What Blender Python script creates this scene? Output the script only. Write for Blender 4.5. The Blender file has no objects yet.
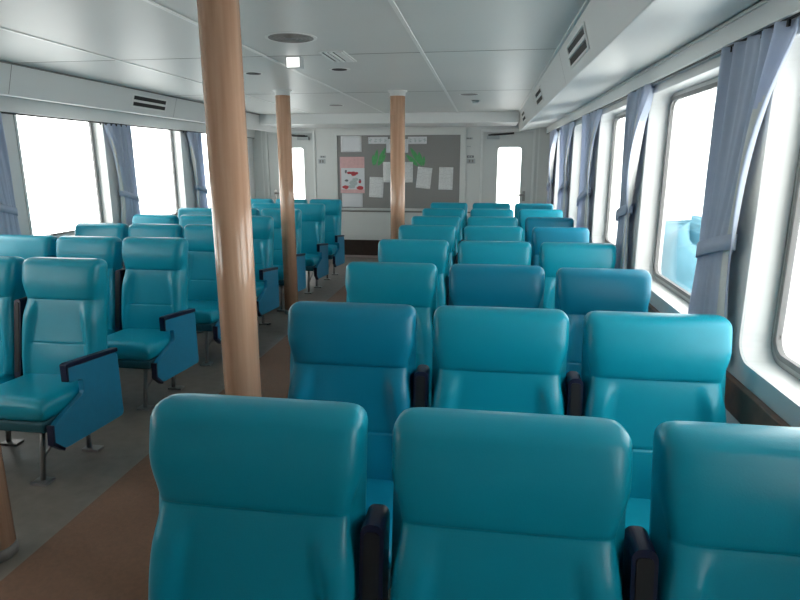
import bpy, math, random
from mathutils import Vector, Matrix
random.seed(7)
S = bpy.context.scene
C = S.collection
PI = math.pi

# ------------------------------------------------------------------ materials
def nt(name):
    m = bpy.data.materials.new(name); m.use_nodes = True
    t = m.node_tree; b = t.nodes['Principled BSDF']
    return m, t, b
def mat(name, col, rough=.5, metal=0., spec=.5, coat=0., noise=0., nscale=8., bump=0., bscale=200., emit=None, estr=0., sheen=0.):
    m, t, b = nt(name)
    b.inputs['Base Color'].default_value = (*col, 1)
    b.inputs['Roughness'].default_value = rough
    b.inputs['Metallic'].default_value = metal
    b.inputs['Specular IOR Level'].default_value = spec
    b.inputs['Coat Weight'].default_value = coat
    b.inputs['Coat Roughness'].default_value = .25
    if sheen: b.inputs['Sheen Weight'].default_value = sheen
    tc = t.nodes.new('ShaderNodeTexCoord')
    if noise:
        n = t.nodes.new('ShaderNodeTexNoise'); n.inputs['Scale'].default_value = nscale; n.inputs['Detail'].default_value = 4
        t.links.new(tc.outputs['Object'], n.inputs['Vector'])
        r = t.nodes.new('ShaderNodeValToRGB')
        r.color_ramp.elements[0].position = .3; r.color_ramp.elements[1].position = .7
        r.color_ramp.elements[0].color = (*[c*(1-noise) for c in col], 1)
        r.color_ramp.elements[1].color = (*[min(1, c*(1+noise)) for c in col], 1)
        t.links.new(n.outputs['Fac'], r.inputs['Fac']); t.links.new(r.outputs['Color'], b.inputs['Base Color'])
    if bump:
        n2 = t.nodes.new('ShaderNodeTexNoise'); n2.inputs['Scale'].default_value = bscale
        t.links.new(tc.outputs['Object'], n2.inputs['Vector'])
        bp = t.nodes.new('ShaderNodeBump'); bp.inputs['Strength'].default_value = bump; bp.inputs['Distance'].default_value = .002
        t.links.new(n2.outputs['Fac'], bp.inputs['Height']); t.links.new(bp.outputs['Normal'], b.inputs['Normal'])
    if emit:
        b.inputs['Emission Color'].default_value = (*emit, 1); b.inputs['Emission Strength'].default_value = estr
    return m

M = {}
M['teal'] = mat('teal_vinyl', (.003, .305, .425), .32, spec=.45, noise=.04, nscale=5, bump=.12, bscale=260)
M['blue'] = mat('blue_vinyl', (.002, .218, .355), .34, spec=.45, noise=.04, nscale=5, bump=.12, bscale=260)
M['panel'] = mat('blue_laminate', (.015, .23, .40), .4, noise=.04, nscale=30)
M['navy'] = mat('navy_plastic', (.006, .009, .038), .4)
M['black'] = mat('black_plastic', (.012, .011, .013), .5)
M['steel'] = mat('dark_steel', (.34, .33, .32), .4, metal=.8)
M['under'] = mat('dark_seat_base', (.008, .085, .11), .6)
M['ceiling'] = mat('ceiling_laminate', (.61, .62, .60), .42, spec=.35, noise=.015, nscale=2)
M['soffit'] = mat('soffit_laminate', (.68, .69, .68), .4, noise=.01, nscale=3)
M['wall'] = mat('wall_laminate', (.66, .67, .67), .45, noise=.015, nscale=3)
M['wallend'] = mat('bulkhead_laminate', (.64, .65, .63), .4, noise=.015, nscale=3)
M['white'] = mat('white_gloss_paint', (.78, .79, .78), .3, noise=.01)
M['trimwhite'] = mat('white_trim', (.74, .75, .73), .35)
M['alu'] = mat('brushed_aluminium', (.42, .43, .43), .35, metal=.9, noise=.05, nscale=40)
M['gasket'] = mat('grey_gasket', (.20, .20, .20), .6)
M['dkwood'] = mat('dark_brown_wood', (.17, .09, .06), .45, noise=.2, nscale=20)
M['skirtwood'] = mat('near_black_brown_wood', (.035, .020, .016), .45, noise=.2, nscale=20)
M['pinkstrip'] = mat('worn_metal_strip', (.38, .30, .28), .4)
M['floor'] = mat('grey_vinyl_floor', (.175, .155, .135), .38, noise=.12, nscale=14, bump=.05, bscale=60)
M['carpet'] = mat('brown_carpet', (.17, .078, .038), .85, noise=.12, nscale=60, bump=.5, bscale=500, sheen=.2)
M['grille'] = mat('grey_grille', (.22, .21, .20), .5)
M['dark'] = mat('dark_slot', (.012, .012, .012), .7)
M['board'] = mat('grey_felt_board', (.25, .245, .24), .85, noise=.06, nscale=90)
M['green'] = mat('green_paper', (.09, .36, .13), .6, noise=.15, nscale=30)
M['pink'] = mat('pink_print', (.66, .40, .40), .5, noise=.08, nscale=18)
M['red'] = mat('red_print', (.50, .05, .06), .5)
M['greyprint'] = mat('grey_print', (.42, .48, .48), .5, noise=.15, nscale=60)
M['ink'] = mat('faded_ink', (.16, .16, .17), .7)
M['plate'] = mat('grey_plate', (.42, .45, .46), .4)
M['chrome'] = mat('satin_chrome', (.35, .34, .32), .3, metal=1)
M['deck'] = mat('white_deck_paint', (.75, .76, .76), .6, noise=.05, nscale=4)
M['tarp'] = mat('blue_tarpaulin', (.09, .23, .30), .6, noise=.12, nscale=6)
M['lampface'] = mat('lit_lamp_face', (.9, .9, .9), .4, emit=(1, 1, .97), estr=1.3)

def paper_mat(name, col, lines):
    m, t, b = nt(name)
    b.inputs['Roughness'].default_value = .7
    tc = t.nodes.new('ShaderNodeTexCoord'); sp = t.nodes.new('ShaderNodeSeparateXYZ')
    t.links.new(tc.outputs['Object'], sp.inputs[0])
    w = t.nodes.new('ShaderNodeMath'); w.operation = 'MULTIPLY'; w.inputs[1].default_value = lines
    t.links.new(sp.outputs['Z'], w.inputs[0])
    f = t.nodes.new('ShaderNodeMath'); f.operation = 'FRACT'; t.links.new(w.outputs[0], f.inputs[0])
    g = t.nodes.new('ShaderNodeMath'); g.operation = 'GREATER_THAN'; g.inputs[1].default_value = .6
    t.links.new(f.outputs[0], g.inputs[0])
    n = t.nodes.new('ShaderNodeTexNoise'); n.inputs['Scale'].default_value = 40
    t.links.new(tc.outputs['Object'], n.inputs['Vector'])
    g2 = t.nodes.new('ShaderNodeMath'); g2.operation = 'GREATER_THAN'; g2.inputs[1].default_value = .47
    t.links.new(n.outputs['Fac'], g2.inputs[0])
    k = t.nodes.new('ShaderNodeMath'); k.operation = 'MULTIPLY'
    t.links.new(g.outputs[0], k.inputs[0]); t.links.new(g2.outputs[0], k.inputs[1])
    mx = t.nodes.new('ShaderNodeMix'); mx.data_type = 'RGBA'
    mx.inputs['A'].default_value = (*col, 1); mx.inputs['B'].default_value = (*[c*.8 for c in col], 1)
    t.links.new(k.outputs[0], mx.inputs['Factor'])
    t.links.new(mx.outputs['Result'], b.inputs['Base Color'])
    return m
M['paper'] = paper_mat('printed_paper', (.70, .71, .71), 45)
M['plainpaper'] = mat('plain_paper', (.66, .67, .69), .7)

def wood_mat():
    m, t, b = nt('honey_wood_veneer')
    tc = t.nodes.new('ShaderNodeTexCoord'); mp = t.nodes.new('ShaderNodeMapping')
    mp.inputs['Scale'].default_value = (26, 26, 1.2)
    t.links.new(tc.outputs['Object'], mp.inputs['Vector'])
    n = t.nodes.new('ShaderNodeTexNoise'); n.inputs['Scale'].default_value = 1.5; n.inputs['Detail'].default_value = 6
    t.links.new(mp.outputs[0], n.inputs['Vector'])
    r = t.nodes.new('ShaderNodeValToRGB')
    r.color_ramp.elements[0].position = .3; r.color_ramp.elements[0].color = (.57, .315, .195, 1)
    r.color_ramp.elements[1].position = .7; r.color_ramp.elements[1].color = (.71, .44, .295, 1)
    t.links.new(n.outputs['Fac'], r.inputs['Fac']); t.links.new(r.outputs['Color'], b.inputs['Base Color'])
    b.inputs['Roughness'].default_value = .22; b.inputs['Specular IOR Level'].default_value = .6; b.inputs['Coat Weight'].default_value = .4; b.inputs['Coat Roughness'].default_value = .15
    return m
M['wood'] = wood_mat()

def glass_mat():
    m = bpy.data.materials.new('window_glass'); m.use_nodes = True; t = m.node_tree
    for n in list(t.nodes): t.nodes.remove(n)
    o = t.nodes.new('ShaderNodeOutputMaterial'); tr = t.nodes.new('ShaderNodeBsdfTransparent')
    tr.inputs['Color'].default_value = (.93, .95, .95, 1)
    g = t.nodes.new('ShaderNodeBsdfGlossy'); g.inputs['Roughness'].default_value = .02
    fc = t.nodes.new('ShaderNodeLayerWeight'); fc.inputs['Blend'].default_value = .5
    pw = t.nodes.new('ShaderNodeMath'); pw.operation = 'POWER'; pw.inputs[1].default_value = 5
    t.links.new(fc.outputs['Facing'], pw.inputs[0])
    lw = t.nodes.new('ShaderNodeMath'); lw.operation = 'MULTIPLY_ADD'; lw.inputs[1].default_value = .6; lw.inputs[2].default_value = .05
    t.links.new(pw.outputs[0], lw.inputs[0])
    mx = t.nodes.new('ShaderNodeMixShader')
    t.links.new(lw.outputs[0], mx.inputs[0]); t.links.new(tr.outputs[0], mx.inputs[1]); t.links.new(g.outputs[0], mx.inputs[2])
    t.links.new(mx.outputs[0], o.inputs['Surface'])
    return m
M['glass'] = glass_mat()

def curtain_mat():
    m = bpy.data.materials.new('blue_grey_curtain_cloth'); m.use_nodes = True; t = m.node_tree
    for n in list(t.nodes): t.nodes.remove(n)
    o = t.nodes.new('ShaderNodeOutputMaterial')
    d = t.nodes.new('ShaderNodeBsdfDiffuse'); tl = t.nodes.new('ShaderNodeBsdfTranslucent')
    tc = t.nodes.new('ShaderNodeTexCoord'); n = t.nodes.new('ShaderNodeTexNoise'); n.inputs['Scale'].default_value = 30
    t.links.new(tc.outputs['Object'], n.inputs['Vector'])
    r = t.nodes.new('ShaderNodeValToRGB')
    r.color_ramp.elements[0].color = (.56, .63, .76, 1); r.color_ramp.elements[1].color = (.64, .71, .82, 1)
    t.links.new(n.outputs['Fac'], r.inputs['Fac'])
    t.links.new(r.outputs['Color'], d.inputs['Color'])
    tl.inputs['Color'].default_value = (.62, .66, .78, 1)
    mx = t.nodes.new('ShaderNodeMixShader'); mx.inputs[0].default_value = .36
    t.links.new(d.outputs[0], mx.inputs[1]); t.links.new(tl.outputs[0], mx.inputs[2]); t.links.new(mx.outputs[0], o.inputs['Surface'])
    return m
M['curtain'] = curtain_mat()

M['lining'] = mat('pale_curtain_lining', (.72, .73, .71), .9, noise=.04, nscale=30)
# ------------------------------------------------------------------ mesh helpers
class MB:
    def __init__(s): s.v = []; s.f = []; s.sm = []
    def add(s, vs, fs, smooth=False):
        o = len(s.v); s.v += [tuple(v) for v in vs]
        for f in fs: s.f.append(tuple(i+o for i in f)); s.sm.append(smooth)
        return s
    def box(s, x0, x1, y0, y1, z0, z1):
        x0, x1 = min(x0, x1), max(x0, x1); y0, y1 = min(y0, y1), max(y0, y1); z0, z1 = min(z0, z1), max(z0, z1)
        vs = [(x, y, z) for z in (z0, z1) for y in (y0, y1) for x in (x0, x1)]
        return s.add(vs, [(0, 2, 3, 1), (4, 5, 7, 6), (0, 1, 5, 4), (2, 6, 7, 3), (0, 4, 6, 2), (1, 3, 7, 5)])
    def tube(s, pts, r, n=10, cap=True):
        pts = [Vector(p) for p in pts]; rings = []
        for i, p in enumerate(pts):
            d = (pts[min(i+1, len(pts)-1)] - pts[max(i-1, 0)]).normalized()
            a = Vector((0, 0, 1)) if abs(d.z) < .9 else Vector((1, 0, 0))
            u = d.cross(a).normalized(); w = d.cross(u).normalized()
            rr = r[i] if isinstance(r, (list, tuple)) else r
            rings.append([p + u*rr*math.cos(2*PI*k/n) + w*rr*math.sin(2*PI*k/n) for k in range(n)])
        vs = [q for g in rings for q in g]; fs = []
        for i in range(len(pts)-1):
            for k in range(n):
                a = i*n+k; b = i*n+(k+1) % n; fs.append((a, a+n, b+n, b))
        o = len(s.v); s.add(vs, fs, True)
        if cap:
            s.f.append(tuple(o+k for k in range(n))); s.sm.append(False)
            s.f.append(tuple(o+(len(pts)-1)*n+n-1-k for k in range(n))); s.sm.append(False)
        return s
    def prism(s, poly, fn, a, b, smooth=False):     # poly of 2D points, fn(p, t) -> 3D
        n = len(poly); vs = [fn(p, a) for p in poly] + [fn(p, b) for p in poly]
        fs = [tuple(range(n))[::-1], tuple(range(n, 2*n))]
        s.add(vs, fs)
        o = len(s.v) - 2*n
        for k in range(n): s.f.append((o+k, o+(k+1) % n, o+n+(k+1) % n, o+n+k)); s.sm.append(smooth)
        return s
    def ring(s, outer, inner, fn, a, b):            # band between two outlines with the same count
        n = len(outer)
        vs = [fn(p, a) for p in outer]+[fn(p, a) for p in inner]+[fn(p, b) for p in outer]+[fn(p, b) for p in inner]
        fs = []
        for k in range(n):
            j = (k+1) % n
            fs += [(k, j, n+j, n+k), (2*n+k, 3*n+k, 3*n+j, 2*n+j), (k, 2*n+k, 2*n+j, j), (n+k, n+j, 3*n+j, 3*n+k)]
        return s.add(vs, fs)
    def build(s, name, m, parent=None, bevel=0., seg=2, recalc=True):
        me = bpy.data.meshes.new(name); me.from_pydata(s.v, [], s.f); me.update()
        me.polygons.foreach_set('use_smooth', s.sm)
        if recalc:
            import bmesh
            bm = bmesh.new(); bm.from_mesh(me); bmesh.ops.recalc_face_normals(bm, faces=bm.faces); bm.to_mesh(me); bm.free()
        o = bpy.data.objects.new(name, me); C.objects.link(o)
        if m is not None: me.materials.append(M[m] if isinstance(m, str) else m)
        if parent is not None: o.parent = parent
        if bevel:
            bv = o.modifiers.new('bevel', 'BEVEL'); bv.width = bevel; bv.segments = seg; bv.limit_method = 'ANGLE'; bv.angle_limit = .7
            for p in me.polygons: p.use_smooth = True
            wn = o.modifiers.new('wn', 'WEIGHTED_NORMAL'); wn.keep_sharp = False
        return o

def tag(o, label=None, cat=None, group=None, kind=None):
    if label: o['label'] = label
    if cat: o['category'] = cat
    if group: o['group'] = group
    if kind: o['kind'] = kind
    return o
def empty(name, loc=(0, 0, 0), rz=0.):
    o = bpy.data.objects.new(name, None); C.objects.link(o); o.location = loc; o.rotation_euler = (0, 0, rz)
    o.empty_display_size = .1
    return o
def copy_tree(o, parent=None):
    c = o.copy(); C.objects.link(c)
    if parent is not None: c.parent = parent
    for ch in list(o.children): copy_tree(ch, c)
    return c
def rrect(x0, x1, z0, z1, r, n=6):
    pts = []
    for cx, cz, a0 in ((x1-r, z1-r, 0), (x0+r, z1-r, PI/2), (x0+r, z0+r, PI), (x1-r, z0+r, 3*PI/2)):
        for k in range(n+1):
            a = a0 + PI/2*k/n; pts.append((cx+r*math.cos(a), cz+r*math.sin(a)))
    return pts
def sqr_like(x0, x1, z0, z1, n=6):                 # square outline with the same count as rrect
    pts = []
    for cx, cz in ((x1, z1), (x0, z1), (x0, z0), (x1, z0)):
        pts += [(cx, cz)]*(n+1)
    return pts
def round_poly(poly, rad, n=5):
    out = []
    L = len(poly)
    for i in range(L):
        p = Vector(poly[i]); a = Vector(poly[i-1]); b = Vector(poly[(i+1) % L])
        r = rad[i] if isinstance(rad, (list, tuple)) else rad
        d1 = (a-p); d2 = (b-p); l = min(r, d1.length*.45, d2.length*.45)
        p1 = p + d1.normalized()*l; p2 = p + d2.normalized()*l
        for k in range(n+1):
            t = k/n; q = p1*(1-t)**2 + p*2*t*(1-t) + p2*t*t
            out.append((q.x, q.y))
    return out
XZ = lambda y: None

# ------------------------------------------------------------------ dimensions
XR, XL, YF, YB, ZC = .95, -3.97, 9.9, -2.6, 2.30
CX = (XR+XL)/2
Z0W, Z1W = .88, 2.0
ZTOP = {1: 2.0, -1: 2.085}
PER, LENW = 1.60, 1.18
far_right = [2.26+PER*k for k in range(-2, 6)]
far_left = [5.86+PER*k for k in range(-5, 3)]
WT = .14

# ------------------------------------------------------------------ setting
tag(MB().box(XL-WT, XR+WT, YB-.1, YF+.1, -.08, 0).build('floor', 'floor'), 'grey brown vinyl floor of the passenger cabin', 'floor', kind='structure')
tag(MB().box(XL-WT, XR+WT, YB-.1, YF+.1, ZC, ZC+.06).build('ceiling', 'ceiling'), 'pale grey panelled cabin ceiling', 'ceiling', kind='structure')

def ln(f): return LENW if f > .9 else .62      # unseen right window beside the camera, cut short to set front-row light
def side_wall(name, x, sgn, fars, label):
    b = MB(); xa, xb = x, x+sgn*WT; Z1W = ZTOP[sgn]
    b.box(xa, xb, YB, YF, 0, Z0W); b.box(xa, xb, YB, YF, Z1W, ZC)
    ed = [YB]
    for f in fars: ed += [f-ln(f), f]
    ed.append(YF)
    for i in range(0, len(ed), 2):
        if ed[i+1]-ed[i] > .001: b.box(xa, xb, ed[i], ed[i+1], Z0W, Z1W)
    tag(b.build(name, 'wall'), label, 'wall', kind='structure')
far_right = [f for f in far_right if f < YF-.05 and f > .5]
far_left = [f for f in far_left if f < YF-.05 and f-LENW > -1.0]
side_wall('wall_right', XR, 1, far_right, 'white cabin wall with the row of windows on the right')
side_wall('wall_left', XL, -1, far_left, 'white cabin wall with the row of windows on the left')
tag(MB().box(XL-WT, XR+WT, YB-.1, YB, 0, ZC).build('wall_back', 'wallend'), 'white wall at the back of the cabin', 'wall', kind='structure')

wn = 0
def window(x, sgn, far, label):
    global wn
    wn += 1
    y0, y1 = far-ln(far), far; Z1W = ZTOP[sgn]
    root = empty('window_%d' % wn, (x, (y0+y1)/2, Z0W)); tag(root, label, 'window', kind='structure')
    yc = (y0+y1)/2; h = (y1-y0)/2; H = Z1W-Z0W
    fn = lambda p, t: (t*sgn, p[0], p[1])
    inner = rrect(-h+.012, h-.012, .012, H-.012, .085)
    lip = rrect(-h-.012, h+.012, -.012, H+.012, .09)
    MB().ring(sqr_like(-h+.0005, h-.0005, .0005, H-.0005), inner, fn, 0.0, WT+.005).build('window_reveal', 'white', root)
    MB().ring(lip, inner, fn, -.010, -.0005).build('window_lip', 'wall', root)
    g1 = rrect(-h+.013, h-.013, .013, H-.013, .084); g2 = rrect(-h+.035, h-.035, .035, H-.035, .07)
    g3 = rrect(-h+.055, h-.055, .055, H-.055, .06)
    MB().ring(g1, g2, fn, .098, .118).build('window_frame', 'alu', root)
    MB().ring(g2, g3, fn, .095, .115).build('window_gasket', 'gasket', root)
    MB().prism(g3, fn, .104, .109).build('window_pane', 'glass', root)
ords = ['first', 'second', 'third', 'fourth', 'fifth', 'sixth', 'seventh', 'eighth']
for i, f in enumerate(far_right):
    window(XR, 1, f, '%s rounded window of the right wall counted from the back of the cabin' % ords[i])
for i, f in enumerate(far_left):
    window(XL, -1, f, '%s rounded window of the left wall counted from the back of the cabin' % ords[i])

# end bulkhead with two door openings
D = [(-.09, .70), (-3.70, -2.91)]     # clear door openings, x
DZ = 2.07
b = MB()
xs = [XL-WT, D[1][0], D[1][1], D[0][0], D[0][1], XR+WT]
for i in (0, 2, 4): b.box(xs[i], xs[i+1], YF, YF+.1, 0, ZC)
for d in D: b.box(d[0], d[1], YF, YF+.1, DZ, ZC)
tag(b.build('wall_front', 'wallend'), 'pale bulkhead at the far end with two doors and a notice board', 'wall', kind='structure')

def door(i, x0, x1, hinge, label):
    w = x1-x0; cx = (x0+x1)/2
    root = empty('door_%d' % i, (cx, YF, 0)); tag(root, label, 'door', kind='structure')
    fn = lambda p, t: (p[0], t, p[1])
    h = w/2
    # frame: two jambs and head
    fr = MB()
    for sx in (-1, 1): fr.box(sx*(h-.002), sx*(h+.035), -.02, -.001, 0.0, DZ+.035)
    fr.box(-h+.002, h-.002, -.02, -.001, DZ-.004, DZ+.035)
    fr.build('door_frame', 'trimwhite', root, bevel=.004)
    gx0, gx1, gz0, gz1 = -.20, .20, .55, 1.83
    if hinge < 0: gx0, gx1 = -.17, .235
    else: gx0, gx1 = -.19, .21
    if i == 1: gx0, gx1 = .155-cx, .525-cx
    else: gx0, gx1 = -3.49-cx, -3.08-cx
    out = sqr_like(-h+.0006, h-.0006, .001, DZ-.0006); inn = rrect(gx0, gx1, gz0, gz1, .05)
    MB().ring(out, inn, fn, .012, .05).build('door_leaf', 'wallend', root)
    MB().ring(rrect(gx0-.018, gx1+.018, gz0-.018, gz1+.018, .06), inn, fn, .004, .012).build('pane_rim', 'trimwhite', root)
    MB().prism(inn, fn, .028, .034).build('door_pane', 'glass', root)
    hx = .59-cx if i == 1 else -3.60-cx
    hb = MB(); hb.box(hx-.022, hx+.022, -.0, .012, .98, 1.14)
    dirx = -1 if i == 1 else 1
    hb.tube([(hx, .005, 1.08), (hx, -.045, 1.08), (hx+dirx*.13, -.05, 1.08)], .016)
    hb.build('door_handle', 'chrome', root)
    a0 = -h+.06 if i == 1 else h-.06; dd = 1 if i == 1 else -1
    cb = MB(); cb.box(a0, a0+dd*.20, -.05, .012, 1.955, 2.01); c = cb.build('door_closer', 'plate', root, bevel=.006)
    MB().tube([(a0+dd*.06, -.045, 2.02), (a0+dd*.22, -.13, 2.025), (a0+dd*.42, -.03, 2.045)], .016).tube([(a0+dd*.02, -.04, 2.016), (a0+dd*.13, -.04, 2.016)], .014).build('closer_arm', 'black', c)
door(1, D[0][0], D[0][1], 1, 'white door with tall narrow bright pane at far end on the right')
door(2, D[1][0], D[1][1], -1, 'white door with tall narrow bright pane at far end on the left')

# soffits, beam, valances, trims
ys0, ys1 = YB, YF
XZf = lambda p, t: (p[0], t, p[1])
beamY = 8.9
SR = [(.42, ZC-.0005), (.48, 2.075), (XR-.055, 2.13), (XR-.055, ZC-.0005)]
SL = [(2*CX-.42+.0, ZC-.0005), (2*CX-.48, 2.075), (XL+.055, 2.125), (XL+.055, ZC-.0005)]
tag(MB().prism(SR, XZf, ys0+.001, ys1-.001).build('soffit_right', 'soffit', bevel=.006), 'boxed soffit running along the top of the right wall', 'soffit', kind='structure')
tag(MB().prism(SL, XZf, ys0+.001, ys1-.001).build('soffit_left', 'soffit', bevel=.006), 'boxed soffit running along the top of the left wall', 'soffit', kind='structure')
tag(MB().box(2*CX-.415, .415, beamY, ys1-.001, 2.15, ZC-.0005).build('ceiling_beam', 'soffit', bevel=.006), 'pale dropped beam across the ceiling before the end bulkhead', 'beam', kind='structure')
tn = [0]
def trim(mb, m, label, bevel=0):
    tn[0] += 1
    return tag(mb.build('trim_%d' % tn[0], m, bevel=bevel), label, 'trim', kind='structure')
trim(MB().box(XR-.055, XR-.001, ys0+.002, ys1-.002, 2.035, 2.129).box(XR-.062, XR-.0555, ys0+.002, ys1-.002, 2.035, 2.045).box(XR-.062, XR-.0555, ys0+.002, ys1-.002, 2.112, 2.124), 'soffit', 'pale valance board above the right windows')
trim(MB().box(XL+.055, XL+.001, ys0+.002, ys1-.002, 2.0, 2.124).box(XL+.062, XL+.0555, ys0+.002, ys1-.002, 2.0, 2.01), 'soffit', 'pale valance board above the left windows')
for x in (-.45, -1.52, -2.60):
    trim(MB().box(x-.011, x+.011, ys0, beamY-.001, ZC-.006, ZC+.001), 'trimwhite', 'thin white joint strip along the ceiling %s' % ('right of the aisle' if x > -1 else 'over the aisle' if x > -2 else 'left of the aisle'))
for y in (1.9, 4.11, 6.3):
    trim(MB().box(2*CX-.415, .415, y-.003, y+.003, ZC-.0015, ZC+.001), 'grille', 'fine cross joint in the ceiling panels %.1f metres ahead' % y)
trim(MB().box(.405, .42, ys0, beamY, ZC-.012, ZC-.0008), 'trimwhite', 'white bead where the right soffit meets the ceiling')
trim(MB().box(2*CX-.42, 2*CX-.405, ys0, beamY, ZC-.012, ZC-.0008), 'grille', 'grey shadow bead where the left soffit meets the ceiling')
for sx, nm in ((1, 'right'), (-1, 'left')):
    for y in (1.75, 4.1, 6.45):
        xa = CX+sx*(.42-CX); xb = CX+sx*(.48-CX)
        o = MB(); o.add([(xa-sx*.0012, y-.003, ZC-.012), (xa-sx*.0012, y+.003, ZC-.012), (xb-sx*.0012, y+.003, 2.08), (xb-sx*.0012, y-.003, 2.08)], [(0, 1, 2, 3)])
        trim(o, 'grille', 'panel joint on the %s soffit, %.1f metres ahead' % (nm, y))
# brown rail on side walls, skirting
tag(MB().box(XR-.030, XR-.0005, ys0, ys1-.001, .69, .81).build('trim_%d' % (tn[0]+1), 'dkwood', bevel=.004), 'dark brown wooden rail below the right windows', 'trim', kind='structure')
tag(MB().box(XL+.0005, XL+.030, ys0, ys1-.001, .69, .81).build('trim_%d' % (tn[0]+2), 'dkwood', bevel=.004), 'dark brown wooden rail below the left windows', 'trim', kind='structure')
def skirt(name, x0, x1, lab):
    tag(MB().box(x0, x1, YF-.02, YF-.0005, .035, .30).build(name, 'skirtwood', bevel=.003), lab, 'baseboard', kind='structure')
skirt('baseboard_front', D[1][1]+.04, D[0][0]-.04, 'dark brown skirting along the foot of the end bulkhead')
trim(MB().box(D[1][1]+.04, D[0][0]-.04, YF-.028, YF-.0005, .001, .034), 'pinkstrip', 'pale worn strip at the foot of the brown skirting')
trim(MB().box(D[1][1]+.037, D[0][0]-.037, YF-.012, YF-.0005, .775, .80), 'grille', 'grey rail line under the notice board')
for sx, x in ((1, .79), (-1, -3.80)):
    trim(MB().box(x-.012, x+.012, YF-.014, YF-.0005, .02, 2.148), 'trimwhite', 'pale vertical joint strip by the %s door' % ('right' if sx > 0 else 'left'))

# carpet runner
tag(MB().box(-1.83, -.86, ys0+.02, YF-.6, .0005, .006).build('carpet_runner', 'carpet'), 'brown carpet runner along the aisle floor', 'carpet')

# ------------------------------------------------------------------ seats
def backrest_mesh():
    L = .70; sc = L-.226; NU, NS = 44, 64
    th = math.radians(10.5)
    def smooth(a, b, x):
        t = max(0, min(1, (x-a)/(b-a))); return t*t*(3-2*t)
    def halfw(s, rear=False):
        if rear: w = .2465
        elif s < sc: w = .244 - .021*math.exp(-((s-sc)/.10)**2) - .012*smooth(.16, 0, s)
        else: w = .223 + .024*smooth(sc-.01, sc+.11, s)
        r = .042
        d = s-(L-r)
        if d > 0: w -= r*(1-math.sqrt(max(0, 1-(d/r)**2)))*.95
        if s < .03: w -= .02*(1-s/.03)
        return w
    us = [math.sin(PI/2*(2*i/NU-1)) for i in range(NU+1)]
    ss = []
    for j in range(NS+1):
        t = j/NS
        ss.append(t)
    # denser near crease and top
    ss = sorted(set([round(x, 5) for x in [L*(1-math.cos(PI*j/40))/2 for j in range(41)] + [sc-.012, sc-.006, sc-.002, sc+.001, sc+.004, sc+.01, sc+.018, sc+.028] + [.225-.008, .225-.003, .225, .225+.003, .225+.008]]))
    def edge(u, p=13, q=2.2): return max(0., 1-abs(u)**p)**(1/q)
    def topf(s):
        r = .038; d = s-(L-r)
        f = 1.
        if d > 0: f = math.sqrt(max(0, 1-(d/r)**2))
        if s < .03: f = min(f, math.sqrt(max(0, 1-(1-s/.03)**2)))
        return f
    def front(u, s):
        n = .058
        if s >= sc:
            t = (s-sc)/(L-sc)
            n += .0035*min(1, t/.03) + .020*math.sin(PI*min(1, t*.92+.03))**.9 - .005*u*u
        else:
            ub = .62 + .16*smooth(sc, .05, s)
            n += .026*smooth(ub-.05, ub+.12, abs(u))*smooth(sc, sc-.10, s)
            n -= .003*smooth(sc-.03, sc, s)
            n += .016*math.exp(-((s-.12)/.12)**2)*(1-u*u)
            g = abs(s-.225)
            if abs(u) < ub and g < .008: n -= .004*(1-g/.008)
        return n
    def pt(u, s, n):
        x = u*halfw(s, n <= .0001)
        y = -n*math.cos(th) - (L-s)*math.sin(th) + .0
        z = .385 + s*math.cos(th) - n*math.sin(th)*0 + n*math.sin(th)*.5
        return (x, y, z)
    b = MB(); nu = NU+1; ns = len(ss)
    vf = [pt(u, s, .024*topf(s)**.5+.0002+(front(u, s)-.024)*edge(u)*topf(s)) for s in ss for u in us]
    vr = [pt(u, s, -.072*edge(u, 13, 2.2)*topf(s)) for s in ss for u in us]
    ff = []
    for j in range(ns-1):
        for i in range(NU):
            a = j*nu+i; ff.append((a, a+1, a+nu+1, a+nu))
    o = len(vf)
    fr = [(a+o, d+o, c+o, bb+o) for a, bb, c, d in ff]
    st = []
    per = [(j, 0) for j in range(ns)] + [(ns-1, i) for i in range(1, nu)] + [(j, nu-1) for j in range(ns-2, -1, -1)] + [(0, i) for i in range(nu-2, 0, -1)]
    for q in range(len(per)):
        j, i = per[q]; j2, i2 = per[(q+1) % len(per)]
        a, c = j*nu+i, j2*nu+i2
        st.append((a, c, c+o, a+o))
    b.add(vf+vr, ff+fr+st, True)
    return b, pt

BK, BPT = backrest_mesh()
def merged(b, name, m, parent):
    o = b.build(name, m, parent)
    import bmesh
    bm = bmesh.new(); bm.from_mesh(o.data); bmesh.ops.remove_doubles(bm, verts=bm.verts, dist=.0002)
    bmesh.ops.recalc_face_normals(bm, faces=bm.faces); bm.to_mesh(o.data); bm.free()
    for p in o.data.polygons: p.use_smooth = True
    return o

def cushion_mesh():
    # superellipse pillow: x half .243, y from -.575 to -.10, z .345 .. .455
    b = MB(); NU, NV = 26, 22
    us = [math.sin(PI/2*(2*i/NU-1)) for i in range(NU+1)]
    vs_ = [math.sin(PI/2*(2*i/NV-1)) for i in range(NV+1)]
    top, bot = [], []
    for v in vs_:
        for u in us:
            e = max(0, 1-abs(u)**12)**(1/2.4)*max(0, 1-abs(v)**12)**(1/2.4)
            wx = .243
            x = u*wx; y = -.345+v*.25
            crown = .012*(1-u*u)*(1-.3*v)
            z0 = .390 + .012*(-v)
            top.append((x, y, z0+(.052+crown)*e)); bot.append((x, y, z0-.064*e))
    n = NU+1; ff = []
    for j in range(NV):
        for i in range(NU):
            a = j*n+i; ff.append((a, a+1, a+n+1, a+n))
    o = len(top)
    b.add(top+bot, ff+[(a+o, d+o, c+o, q+o) for a, q, c, d in ff], True)
    return b
CU = cushion_mesh()

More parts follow.
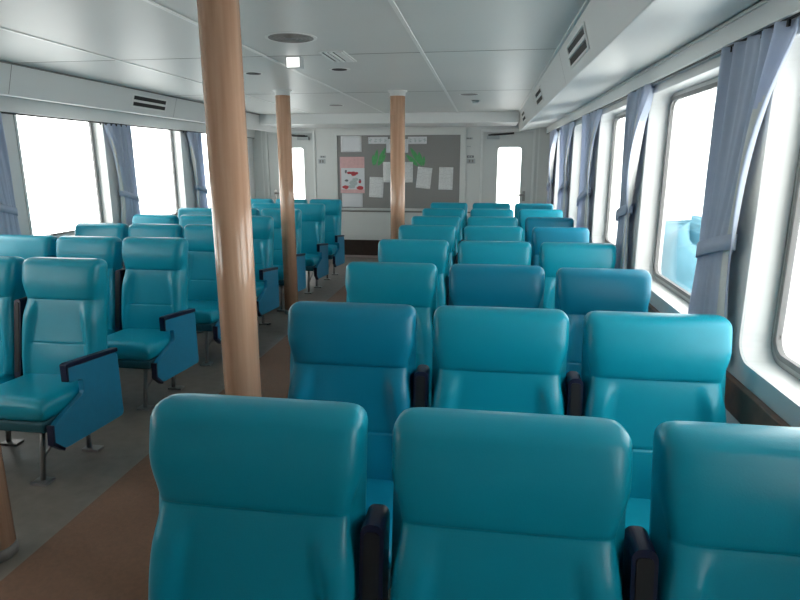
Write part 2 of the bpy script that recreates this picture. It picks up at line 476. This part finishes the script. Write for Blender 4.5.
def make_seat(vin, panel=0, arm=0, aw=.026):
    """panel / arm: -1, 0, +1 = side carrying the aisle panel / folded middle armrest"""
    root = empty('passenger_seat')
    merged(BK, 'backrest', vin, root)
    merged(CU, 'seat_cushion', vin, root)
    MB().box(-.236, .236, -.588, -.06, .288, .348).build('seat_base', 'under', root, bevel=.014)
    lx = .15*(panel if panel else (1 if arm <= 0 else -1))
    if not panel and not arm: lx = .0
    legs = MB().tube([(lx, -.50, .325), (lx, -.555, .015)], .014); legs.box(lx-.045, lx+.045, -.59, -.52, .0, .014)
    legs.build('front_leg', 'steel', root)
    legs = MB().tube([(lx, -.16, .325), (lx, -.19, .015)], .014); legs.box(lx-.03, lx+.075, -.22, -.16, .0, .014)
    legs.build('rear_leg', 'steel', root)
    MB().tube([(lx, -.535, .13), (lx, -.345, .21), (lx, -.165, .29)], .007).build('brace', 'steel', root)
    if panel:
        prof = [(-.43, .595), (-.02, .552), (-.02, .165), (-.52, .195), (-.585, .255), (-.575, .345), (-.40, .405), (-.33, .425), (-.33, .505), (-.43, .515)]
        rp = round_poly(prof, [.02, .03, .03, .05, .04, .05, .05, .02, .02, .02])
        fn = lambda p, t: (t, p[0], p[1]-.016)
        xa, xb = panel*.2475, panel*.280
        o = MB().prism(rp, fn, xa, xb).build('side_panel', 'panel', root, bevel=.004)
        # navy pad over the arm and navy edge at the nose
        pad = [(-.445, .525), (-.445, .618), (-.425, .622), (-.02, .578), (-.02, .5535), (-.428, .5965), (-.432, .525)]
        MB().prism(pad, fn, panel*.2445, panel*.285).build('arm_pad', 'navy', root, bevel=.004)
        nose = [(-.524, .188), (-.592, .248), (-.584, .350), (-.572, .3475), (-.578, .258), (-.516, .199)]
        MB().prism(nose, fn, panel*.246, panel*.2815).build('panel_edge', 'navy', root)
    if arm:
        cx = arm*(.2745 if aw > .022 else .2705)
        fn2 = lambda p, t: BPT(0, .0, 0) and (cx+p[0], -.005-(.70-(p[1]-.385))*math.sin(math.radians(10.5))+t, p[1])
        ol = rrect(-aw, aw, .40, .845, aw*.8)
        il = rrect(-aw+.009, aw-.009, .44, .830, aw*.4)
        MB().prism(ol, fn2, -.052, .03).build('folded_armrest', 'navy', root)
        for ch in root.children:
            if ch.name.startswith('folded_armrest'): arm_o = ch
        MB().prism(il, fn2, -.056, -.0525).build('armrest_inset', 'black', arm_o)
    return root

protos = {}
def seat(vin, panel, arm, loc, label, group, rz=0., aw=.026):
    k = (vin, panel, arm, aw)
    if k not in protos:
        r = make_seat(vin, panel, arm, aw); protos[k] = r
    else:
        r = copy_tree(protos[k])
    r.location = loc; r.rotation_euler = (0, 0, rz)
    tag(r, label, 'seat', group)
    return r
rown = ['nearest', 'second', 'third', 'fourth', 'fifth', 'sixth', 'seventh', 'farthest']
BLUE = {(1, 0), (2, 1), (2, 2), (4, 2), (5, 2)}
Rrows = [1.20, 2.16, 3.11, 4.08, 5.05, 5.94, 6.95, 7.97]
for r, y in enumerate(Rrows):
    for c, x in enumerate((-.494, .063, .612)):
        col = ('aisle', 'middle', 'window')[c]
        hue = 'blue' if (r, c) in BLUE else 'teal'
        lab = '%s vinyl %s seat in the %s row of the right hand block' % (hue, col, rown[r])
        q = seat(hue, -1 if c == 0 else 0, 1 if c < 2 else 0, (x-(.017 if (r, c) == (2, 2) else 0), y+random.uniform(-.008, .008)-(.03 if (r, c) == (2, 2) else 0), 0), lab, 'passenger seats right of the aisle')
        if (r, c) == (2, 2): q.scale = (.93, 1, 1)
lrn = ['nearest', 'second', 'third', 'fourth', 'fifth', 'sixth', 'farthest']
Lrows = [3.0, 3.93, 4.82, 5.70, 6.62, 7.52, 8.42]
for r, y in enumerate(Lrows):
    for c, x in enumerate((-2.345, -2.857, -3.369)):
        col = ('aisle', 'middle', 'window')[c]
        lab = 'teal vinyl %s seat in the %s row of the left hand block' % (col, lrn[r])
        q = seat('teal', 1 if c == 0 else 0, -1 if c < 2 else 0, (x+(.035 if r >= 5 else 0), y+random.uniform(-.006, .006), 0), lab, 'passenger seats left of the aisle', aw=.021)
        q.scale = (.95, 1, 1)

# ------------------------------------------------------------------ pillars
def pillar(x, y, r, label):
    root = empty('pillar', (x, y, 0)); tag(root, label, 'pillar', 'round wooden pillars along the aisle')
    MB().tube([(0, 0, .05), (0, 0, ZC-.055)], r, 40).build('pillar_shaft', 'wood', root)
    MB().tube([(0, 0, .0), (0, 0, .05)], r+.004, 40).build('base_ring', 'grille', root)
    MB().tube([(0, 0, ZC-.055), (0, 0, ZC-.012), (0, 0, ZC-.012), (0, 0, ZC-.0005)], [r+.003, r+.003, r+.022, r+.022], 40).build('top_collar', 'trimwhite', root)
pillar(-.893, 2.0, .068, 'large honey coloured wooden pillar standing full height in the foreground')
pillar(-1.985, 1.90, .0765, 'wooden pillar at far left edge, only its orange foot visible')
pillar(-2.055, 5.98, .073, 'slim looking wooden pillar beside the left hand seats, in front of left door')
pillar(-.925, 6.2, .076, 'slim looking wooden pillar standing in front of the notice board')

# ------------------------------------------------------------------ curtains
def curtain(x, sgn, c, label, seed, wide=0., near=-1, group='curtains', topw=.29, far=0.):
    """x wall plane, sgn +1 right wall; c pier centre"""
    rnd = random.Random(seed)
    root = empty('curtain', (x-sgn*.041, c, .84 if sgn > 0 else .80)); tag(root, label, 'curtain', group)
    NU, NV = 90, 60; ztop, ztie, zb = 2.03-.84, 1.27-.84, 0.
    nf = 4.6+rnd.random(); ph = rnd.random()*6
    def sm(a, b, t):
        t = max(0, min(1, (t-a)/(b-a))); return t*t*(3-2*t)
    vs = []
    for j in range(NV+1):
        z = ztop*(1-j/NV)
        if z > ztie:
            k = max(0, min(1, (z-ztie)/(ztop*.93-ztie)))
            yf = .185+wide*.5*k+.04*(1-k)+far; yn = -.085+(-topw+.04-wide*.5)*k**.68
            amp = .010+.022*k
        else:
            k = sm(ztie, 0, z)
            yf = .225+.03*k+far; yn = -.085-.05*k; amp = .008+.008*k
        for i in range(NU+1):
            u = i/NU; uu = u+.012*math.sin(9*u+ph+z*2)
            y = yn+(yf-yn)*uu
            a = amp*(.75+.35*math.sin(3*u+ph))
            dx = a*math.sin(2*PI*nf*uu+ph+.6*math.sin(z*3+ph)*.5) + .3*a*math.sin(2*PI*nf*2.3*u+z*4)
            dx = max(-.034, min(.034, dx))
            if u < .32 and z > ztie:                     # loose leading edge falls into the room
                q = (z-ztie)/(ztop-ztie); dx += .05*(1-u/.32)**1.3*math.sin(PI*min(1, q*1.05))**.8
            yy = y if near < 0 else -y
            vs.append((-sgn*dx*1.0, yy, z+(.006*math.sin(2*PI*nf*uu) if j == NV else 0)))
    fs = []
    for j in range(NV):
        for i in range(NU):
            a = j*(NU+1)+i; fs.append((a, a+1, a+NU+2, a+NU+1))
    o = MB().add(vs, fs, True).build('curtain_cloth', 'curtain', root)
    o.data.materials.append(M['lining'])              # turned back edge shows the pale lining
    for q, p in enumerate(o.data.polygons):
        j, i = divmod(q, NU); z = ztop*(1-(j+.5)/NV); u = (i+.5)/NU
        lim = .27*min(1, max(0, (ztop*.93-z)/.35)) if z > ztie else .24
        if .03 < u < lim: p.material_index = 1
    so = o.modifiers.new('solid', 'SOLIDIFY'); so.thickness = .003; so.offset = 0
    # tieback band
    s = -1 if near < 0 else 1
    ya, yb = (-.10, .24+far) if near < 0 else (-.24, .10)
    tb = MB(); ns = 24; n = []
    ringo, ringi = [], []
    for k in range(ns):
        a = 2*PI*k/ns
        ringo.append(((.034)*math.cos(a), (ya+yb)/2+(yb-ya)/2*math.sin(a)))
    for zz in (ztie-.030, ztie+.030): n += [(p[0], p[1], zz-(p[1]-(ya+yb)/2)*.25*(1 if near < 0 else -1)) for p in ringo]
    tb.add(n, [(k, (k+1) % ns, ns+(k+1) % ns, ns+k) for k in range(ns)], True)
    t = tb.build('tieback', 'curtain', root)
    so = t.modifiers.new('solid', 'SOLIDIFY'); so.thickness = .003; so.offset = 1
    # hooks
    for q in range(6):
        yy = -.30+q*.09
        yy = yy if near < 0 else -yy
        MB().box(-.004, .004, yy-.006, yy+.006, ztop-.02, ztop+.008).build('curtain_hook', 'black', root)
rc = [2.47+PER*k for k in range(0, 5)]
rl = ['blue grey tied curtain nearest the camera at the right wall, the largest', 'second blue grey tied curtain from the camera at the right wall', 'third tied curtain from the camera at the right wall', 'fourth tied curtain from the camera at the right wall', 'farthest tied curtain at the right wall, beside the right door']
for i, c in enumerate(rc): curtain(XR, 1, c-(.04 if i == 0 else 0), rl[i], 3+i, wide=0 if i < 1 else .05, far=(0, 0, .28, .34, .20)[i], group='curtains at the right windows')
lc = [4.27, 6.07, 7.78]
ll = ['purple grey curtain at the left edge of the photo, by left windows', 'blue grey curtain between the two bright left windows', 'grey curtain at the left wall just beside the large foreground pillar']
for i, c in enumerate(lc): curtain(XL, -1, c, ll[i], 20+i, topw=.17, group='curtains at the left windows')
for x, nm in ((XR-.041, 'right'), (XL+.041, 'left')):
    z = 2.030
    trim(MB().box(x-.006, x+.006, ys0+.05, ys1-.02, z, z+.0045) if nm == 'right' else MB().box(x-.006, x+.006, ys0+.05, ys1-.02, 1.985, 1.998), 'black', 'thin dark curtain rail along the %s windows' % nm)

# ------------------------------------------------------------------ ceiling fittings
def disc(name, x, y, r, label, m='grille', rim=.02, cat='ceiling grille'):
    root = empty(name, (x, y, ZC)); tag(root, label, cat)
    n = 40
    def circ(rr): return [(rr*math.cos(2*PI*k/n), rr*math.sin(2*PI*k/n)) for k in range(n)]
    fn = lambda p, t: (p[0], p[1], t)
    MB().ring(circ(r+rim), circ(r), fn, -.004, -.0005).build('rim', 'trimwhite', root)
    MB().prism(circ(r-.0005), fn, -.006, -.0005).build('grille_face' if cat == 'ceiling grille' else 'lamp_well', m, root)
    if r > .1:
        g = MB()
        for rr in (.03, .055, .08, .105): g.ring(circ(rr+.008), circ(rr), fn, -.010, -.0065)
        g.build('grille_vanes', 'grille', root)
disc('round_ceiling_grille', -1.148, 3.53, .130, 'large round grey grille in the ceiling over the aisle')
disc('ceiling_downlight', -1.16, 4.73, .060, 'small dark round downlight in the ceiling beside the slotted vent', 'dark', .022, 'downlight')
disc('ceiling_downlight', -1.90, 4.84, .060, 'small dark round downlight in the ceiling just right of the foreground pillar', 'dark', .014, 'downlight')
disc('ceiling_downlight', -.22, 6.61, .090, 'dark round fitting in the ceiling above the right hand seats', 'grille', .02, 'downlight')
disc('ceiling_downlight', -1.92, 7.61, .085, 'grey round fitting in the ceiling near the far beam', 'grille', .014, 'downlight')
# slotted ceiling vent
root = empty('ceiling_vent', (-1.03, 4.17, ZC)); tag(root, 'rectangular slotted white vent in the ceiling between grille and downlight', 'vent')
fr = MB(); fr.ring([(-.085, -.20), (.085, -.20), (.085, .20), (-.085, .20)], [(-.072, -.188), (.072, -.188), (.072, .188), (-.072, .188)], lambda p, t: (p[0], p[1], t), -.008, -.0005)
fr.build('vent_frame', 'trimwhite', root)
MB().box(-.0715, .0715, -.1875, .1875, -.003, -.0005).build('vent_backing', 'dark', root)
for x, w in ((-.040, .008), (-.008, .010), (.045, .024)):
    MB().box(x-w, x+w, -.187, .187, -.012, -.0031).build('vent_louvre', 'trimwhite', root, bevel=.002)
# small lit box lamp
root = empty('box_lamp', (-1.335, 4.15, ZC)); tag(root, 'small lit white box lamp under the ceiling over the aisle', 'lamp')
MB().box(-.055, .055, -.02, .05, -.075, -.0005).build('lamp_body', 'plate', root, bevel=.004)
MB().box(-.044, .044, -.024, -.0205, -.070, -.008).build('lamp_face', 'lampface', root)
# small smoke sensor
root = MB().tube([(-.17, 7.3, ZC-.03), (-.17, 7.3, ZC-.0005)], [.03, .045], 20).build('smoke_sensor', 'plate'); tag(root, 'small pale sensor on the ceiling near the far beam', 'sensor')

# soffit vents (double slots)
def soffit_vent(sx, y, label):
    xm = CX+sx*(.45-CX); root = empty('air_vent', (xm, y, 2.19)); tag(root, label, 'vent', 'slotted air vents along the soffits')
    k = .06/.225
    fn = lambda p, t: (sx*(-t-p[1]*k), p[0], p[1])
    MB().ring([(-.325, -.062), (.325, -.062), (.325, .062), (-.325, .062)], [(-.30, -.05), (.30, -.05), (.30, .05), (-.30, .05)], fn, .0005, .008).build('vent_frame', 'trimwhite', root)
    for z in (-.029, .029):
        MB().prism([(-.2995, z-.0175), (.2995, z-.0175), (.2995, z+.0175), (-.2995, z+.0175)], fn, .0006, .003).build('vent_slot', 'dark', root)
    MB().prism([(-.2995, -.0095), (.2995, -.0095), (.2995, .0095), (-.2995, .0095)], fn, .0006, .010).build('vent_bar', 'trimwhite', root)
for y, nm in ((3.45, 'nearest'), (5.88, 'middle'), (8.3, 'farthest')):
    soffit_vent(1, y, '%s of the dark double slot vents on the right soffit' % nm)
for y, nm in ((5.95, 'left side'),):
    soffit_vent(-1, y, 'dark double slot vent on the left soffit above the left windows')

# ------------------------------------------------------------------ notice board
yb = YF
root = empty('notice_board', (-1.47, yb, 1.43)); tag(root, 'large grey felt notice board in a white frame on the end bulkhead', 'notice board')
fn = lambda p, t: (p[0], -t, p[1])
bx0, bx1, bz0, bz1 = -2.494+1.47, -.45+1.47, .842-1.43, 2.028-1.43
MB().ring([(bx0-.09, bz0-.03), (bx1+.09, bz0-.03), (bx1+.09, bz1+.09), (bx0-.09, bz1+.09)], [(bx0, bz0), (bx1, bz0), (bx1, bz1), (bx0, bz1)], fn, .0005, .03).build('board_frame', 'wallend', root, bevel=.004)
MB().prism([(bx0+.0005, bz0+.0005), (bx1-.0005, bz0+.0005), (bx1-.0005, bz1-.0005), (bx0+.0005, bz1-.0005)], fn, .0005, .012).build('board_felt', 'board', root)
PY = yb-.0125
def sheet(name, x0, x1, z0, z1, m, label, cat, rot=0., group=None, curl=.006, layer=0):
    cx, cz = (x0+x1)/2, (z0+z1)/2; w, h = (x1-x0)/2, (z1-z0)/2
    N = 8; vs = []; fs = []
    for j in range(N+1):
        for i in range(N+1):
            u, v = 2*i/N-1, 2*j/N-1
            vs.append((u*w, -curl*max(0, -v)**2*(.4+.6*abs(u)), v*h))
    for j in range(N):
        for i in range(N):
            a = j*(N+1)+i; fs.append((a, a+1, a+N+2, a+N+1))
    o = MB().add(vs, fs, True).build(name, m); so = o.modifiers.new('solid', 'SOLIDIFY'); so.thickness = .0008; so.offset = 0
    o.location = (cx, PY-.001-layer*.0025, cz); o.rotation_euler = (0, rot, 0)
    return tag(o, label, cat, group)
G = 'papers pinned to the notice board'
sheet('notice_paper', -2.43, -2.075, 1.76, 2.02, 'plainpaper', 'white blank looking paper at the top left of the notice board', 'paper', group=G)
sheet('notice_paper', -2.43, -2.07, .855, 1.085, 'plainpaper', 'pale paper under the pink poster on the notice board', 'paper', group=G)
sheet('notice_paper', -1.955, -1.715, 1.02, 1.355, 'paper', 'white printed sheet right of the pink poster, low on the board', 'paper', rot=.05, group=G)
sheet('notice_paper', -1.72, -1.22, 1.27, 1.60, 'paper', 'wide white sheet partly behind the slim pillar on the board', 'paper', group=G, layer=1)
sheet('notice_paper', -1.665, -1.30, 1.745, 1.965, 'plainpaper', 'pale sheet between the green leaves, behind the slim pillar', 'paper', group=G)
sheet('notice_paper', -1.155, -.915, 1.175, 1.515, 'paper', 'white printed sheet tilted right of the slim pillar on the board', 'paper', rot=-.09 if False else .10, group=G)
sheet('notice_paper', -.79, -.56, 1.155, 1.52, 'paper', 'rightmost white printed sheet with curled corner on the board', 'paper', rot=.02, group=G, curl=.014)
def strip(x0, x1, z0, z1, label):
    o = sheet('title_strip', x0, x1, z0, z1, 'plainpaper', label, 'paper strip', group='title strips on the notice board', layer=2)
    w = x1-x0; n = 4
    k = MB(); rr = random.Random(int(abs(x0*100)))
    for q in range(n):
        cx = -w/2+w*(q+.5)/n
        for _ in range(3):
            a, c = cx+rr.uniform(-.02, .02), rr.uniform(-.025, .025)
            k.box(a-.014, a+.014, -.0016, -.0008, c-.005, c+.005)
        a = cx+rr.uniform(-.01, .01); k.box(a-.004, a+.004, -.0016, -.0008, -.032, .032)
    k.build('faded_lettering', 'greyprint', o)
strip(-1.965, -1.635, 1.89, 2.0, 'white title strip left of the slim pillar, top of the board')
strip(-1.305, -.995, 1.885, 2.0, 'white title strip right of the slim pillar, top of the board')
# poster
root = empty('poster', (-2.243, PY-.001, 1.386)); tag(root, 'pink and white poster with red print on the notice board', 'poster')
def quad(x0, x1, z0, z1, t0, t1): return MB().box(x0, x1, -t1, -t0, z0, z1)
quad(-.208, .208, -.297, .297, 0, .001).build('poster_sheet', 'plainpaper', root)
quad(-.208, .208, .115, .297, .001, .0014).build('pink_band', 'pink', root)
quad(-.208, -.190, -.297, .115, .001, .0014).build('pink_margin', 'pink', root)
quad(-.190, .208, -.297, -.235, .001, .0014).build('red_band', 'pink', root)
rb = MB(); rr = random.Random(5)
def blob(b, cx, cz, rx, rz, t, n=14):
    pts = [(cx+rx*math.cos(2*PI*k/n)*(1+.2*rr.uniform(-1, 1)), cz+rz*math.sin(2*PI*k/n)*(1+.2*rr.uniform(-1, 1))) for k in range(n)]
    b.prism(pts, lambda p, tt: (p[0], -tt, p[1]), .001, t)
for cx, cz, rx, rz in ((-.05, .035, .045, .022), (.02, .02, .05, .035), (.07, .03, .03, .02), (.13, -.11, .025, .025), (-.12, -.20, .05, .03), (.13, -.21, .06, .03)): blob(rb, cx, cz, rx, rz, .0018)
rb.build('red_print', 'red', root)
rb = MB()
for cx, cz, rx, rz in ((-.10, -.09, .03, .018), (-.11, .06, .02, .03), (.13, -.08, .02, .015)): blob(rb, cx, cz, rx, rz, .0018)
rb.build('dark_print', 'ink', root)
rb = MB()
for cx, cz, rx, rz in ((.02, -.13, .07, .05), (-.02, -.19, .06, .03), (.05, -.07, .06, .025)): blob(rb, cx, cz, rx, rz, .0016)
rb.build('grey_print', 'greyprint', root)
# green leaf cut-outs
def leaf(x, z, angs, label):
    o = MB(); n = 12
    for k, (a, l, w, ox) in enumerate(angs):
        pts = []
        for i in range(n+1):
            t = i/n; pts.append((t*l, w*math.sin(PI*t)**.8))
        for i in range(n-1, 0, -1):
            t = i/n; pts.append((t*l, -w*math.sin(PI*t)**.8))
        ca, sa = math.cos(a), math.sin(a)
        o.prism([(ox+p[0]*ca-p[1]*sa, p[0]*sa+p[1]*ca) for p in pts], lambda p, t: (p[0], -t, p[1]), .0002+.001*k, .0010+.001*k)
    r = o.build('leaf_cutout', 'green'); r.location = (x, PY-.0005, z); tag(r, label, 'paper leaf', 'green paper leaves on the notice board')
leaf(-1.83, 1.54, [(1.15, .32, .036, .02), (1.4, .27, .032, -.03), (.95, .22, .03, .03), (1.6, .18, .025, -.05)], 'green paper leaf cut-out left of the slim pillar on the board')
leaf(-1.10, 1.53, [(2.15, .36, .038, .03), (1.75, .24, .034, .02), (2.4, .28, .035, -.03), (1.5, .17, .025, .05)], 'green paper leaf cut-out right of the slim pillar on the board')

# wall plates by the doors
def plate(x, z, w, h, m, label):
    o = MB().box(-w/2, w/2, -.012, -.0005, -h/2, h/2).build('wall_plate', m, bevel=.003); o.location = (x, YF, z)
    for q in range(2): MB().box(-w*.32+q*w*.36, -w*.32+q*w*.36+w*.24, -.014, -.0122, -h*.3, h*.3).build('rocker_switch', 'grille' if m == 'plate' else 'plate', o)
    return tag(o, label, 'wall plate')
plate(-.285, 1.685, .11, .035, 'ink', 'dark small plate on bulkhead left of right door, upper')
plate(-.27, 1.615, .13, .075, 'plate', 'grey switch plate left of right door, lower')
plate(-2.745, 1.685, .10, .035, 'plate', 'grey small plate on bulkhead right of left door, upper')
plate(-2.765, 1.61, .12, .075, 'plate', 'grey switch plate right of left door, lower')
plate(-.31, 1.97, .11, .03, 'plate', 'small pale plate high on bulkhead beside right door')
plate(-.31, 1.845, .09, .03, 'wallend', 'small white plate below the high one beside right door')

# ------------------------------------------------------------------ outside
tag(MB().box(XR+WT+.01, XR+3.2, YB-2, YF+8, -.25, -.1).build('deck_right', 'deck'), 'white painted side deck outside the right windows', 'deck', kind='structure')
# tarpaulin covered locker outside
root = empty('deck_locker', (2.0, 6.2, -.1)); tag(root, 'blue covered deck locker seen hazily through the right window', 'locker')
vs = []; N = 40; rings = [(0, 1.0), (.25, .98), (.5, .93), (.72, .85), (.86, .6), (.9, .0)]
for z, k in rings:
    for i in range(N):
        a = 2*PI*i/N; w = 1+.04*math.sin(7*a)*(1-z)
        cx = math.copysign(abs(math.cos(a))**.5, math.cos(a)); cy = math.copysign(abs(math.sin(a))**.5, math.sin(a))
        vs.append((cx*.4*k*w, cy*.75*k*w, .46+z*.66*(1+(.16*math.sin(2*a+1)+.10*math.sin(5*a))*z)))
fs = []
for j in range(len(rings)-1):
    for i in range(N): fs.append((j*N+i, j*N+(i+1) % N, (j+1)*N+(i+1) % N, (j+1)*N+i))
MB().add(vs, fs, True).build('tarpaulin', 'tarp', root)
MB().box(-.33, .33, -.65, .65, 0, .5).build('locker_body', 'deck', root)

# ------------------------------------------------------------------ light, camera
w = bpy.data.worlds.new('World'); S.world = w; w.use_nodes = True
bg = w.node_tree.nodes['Background']; bg.inputs['Color'].default_value = (1.0, .985, .955, 1); bg.inputs['Strength'].default_value = 5.9

cam = bpy.data.cameras.new('Camera'); co = bpy.data.objects.new('Camera', cam); C.objects.link(co)
cam.sensor_width = 36; cam.lens = 590/800*36; cam.clip_start = .05; cam.clip_end = 200
co.location = (0, 0, 1.6); co.rotation_euler = (math.radians(90-13.165), 0, math.radians(8.263))
S.camera = co
S.view_settings.view_transform = 'Standard'; S.view_settings.look = 'None'; S.view_settings.gamma = 1
S.view_settings.use_curve_mapping = False
S.view_settings.exposure = 0.0
S.cycles.use_denoising = True
S.cycles.max_bounces = 10; S.cycles.diffuse_bounces = 6; S.cycles.glossy_bounces = 4; S.cycles.transparent_max_bounces = 12
S.cycles.sample_clamp_indirect = 10
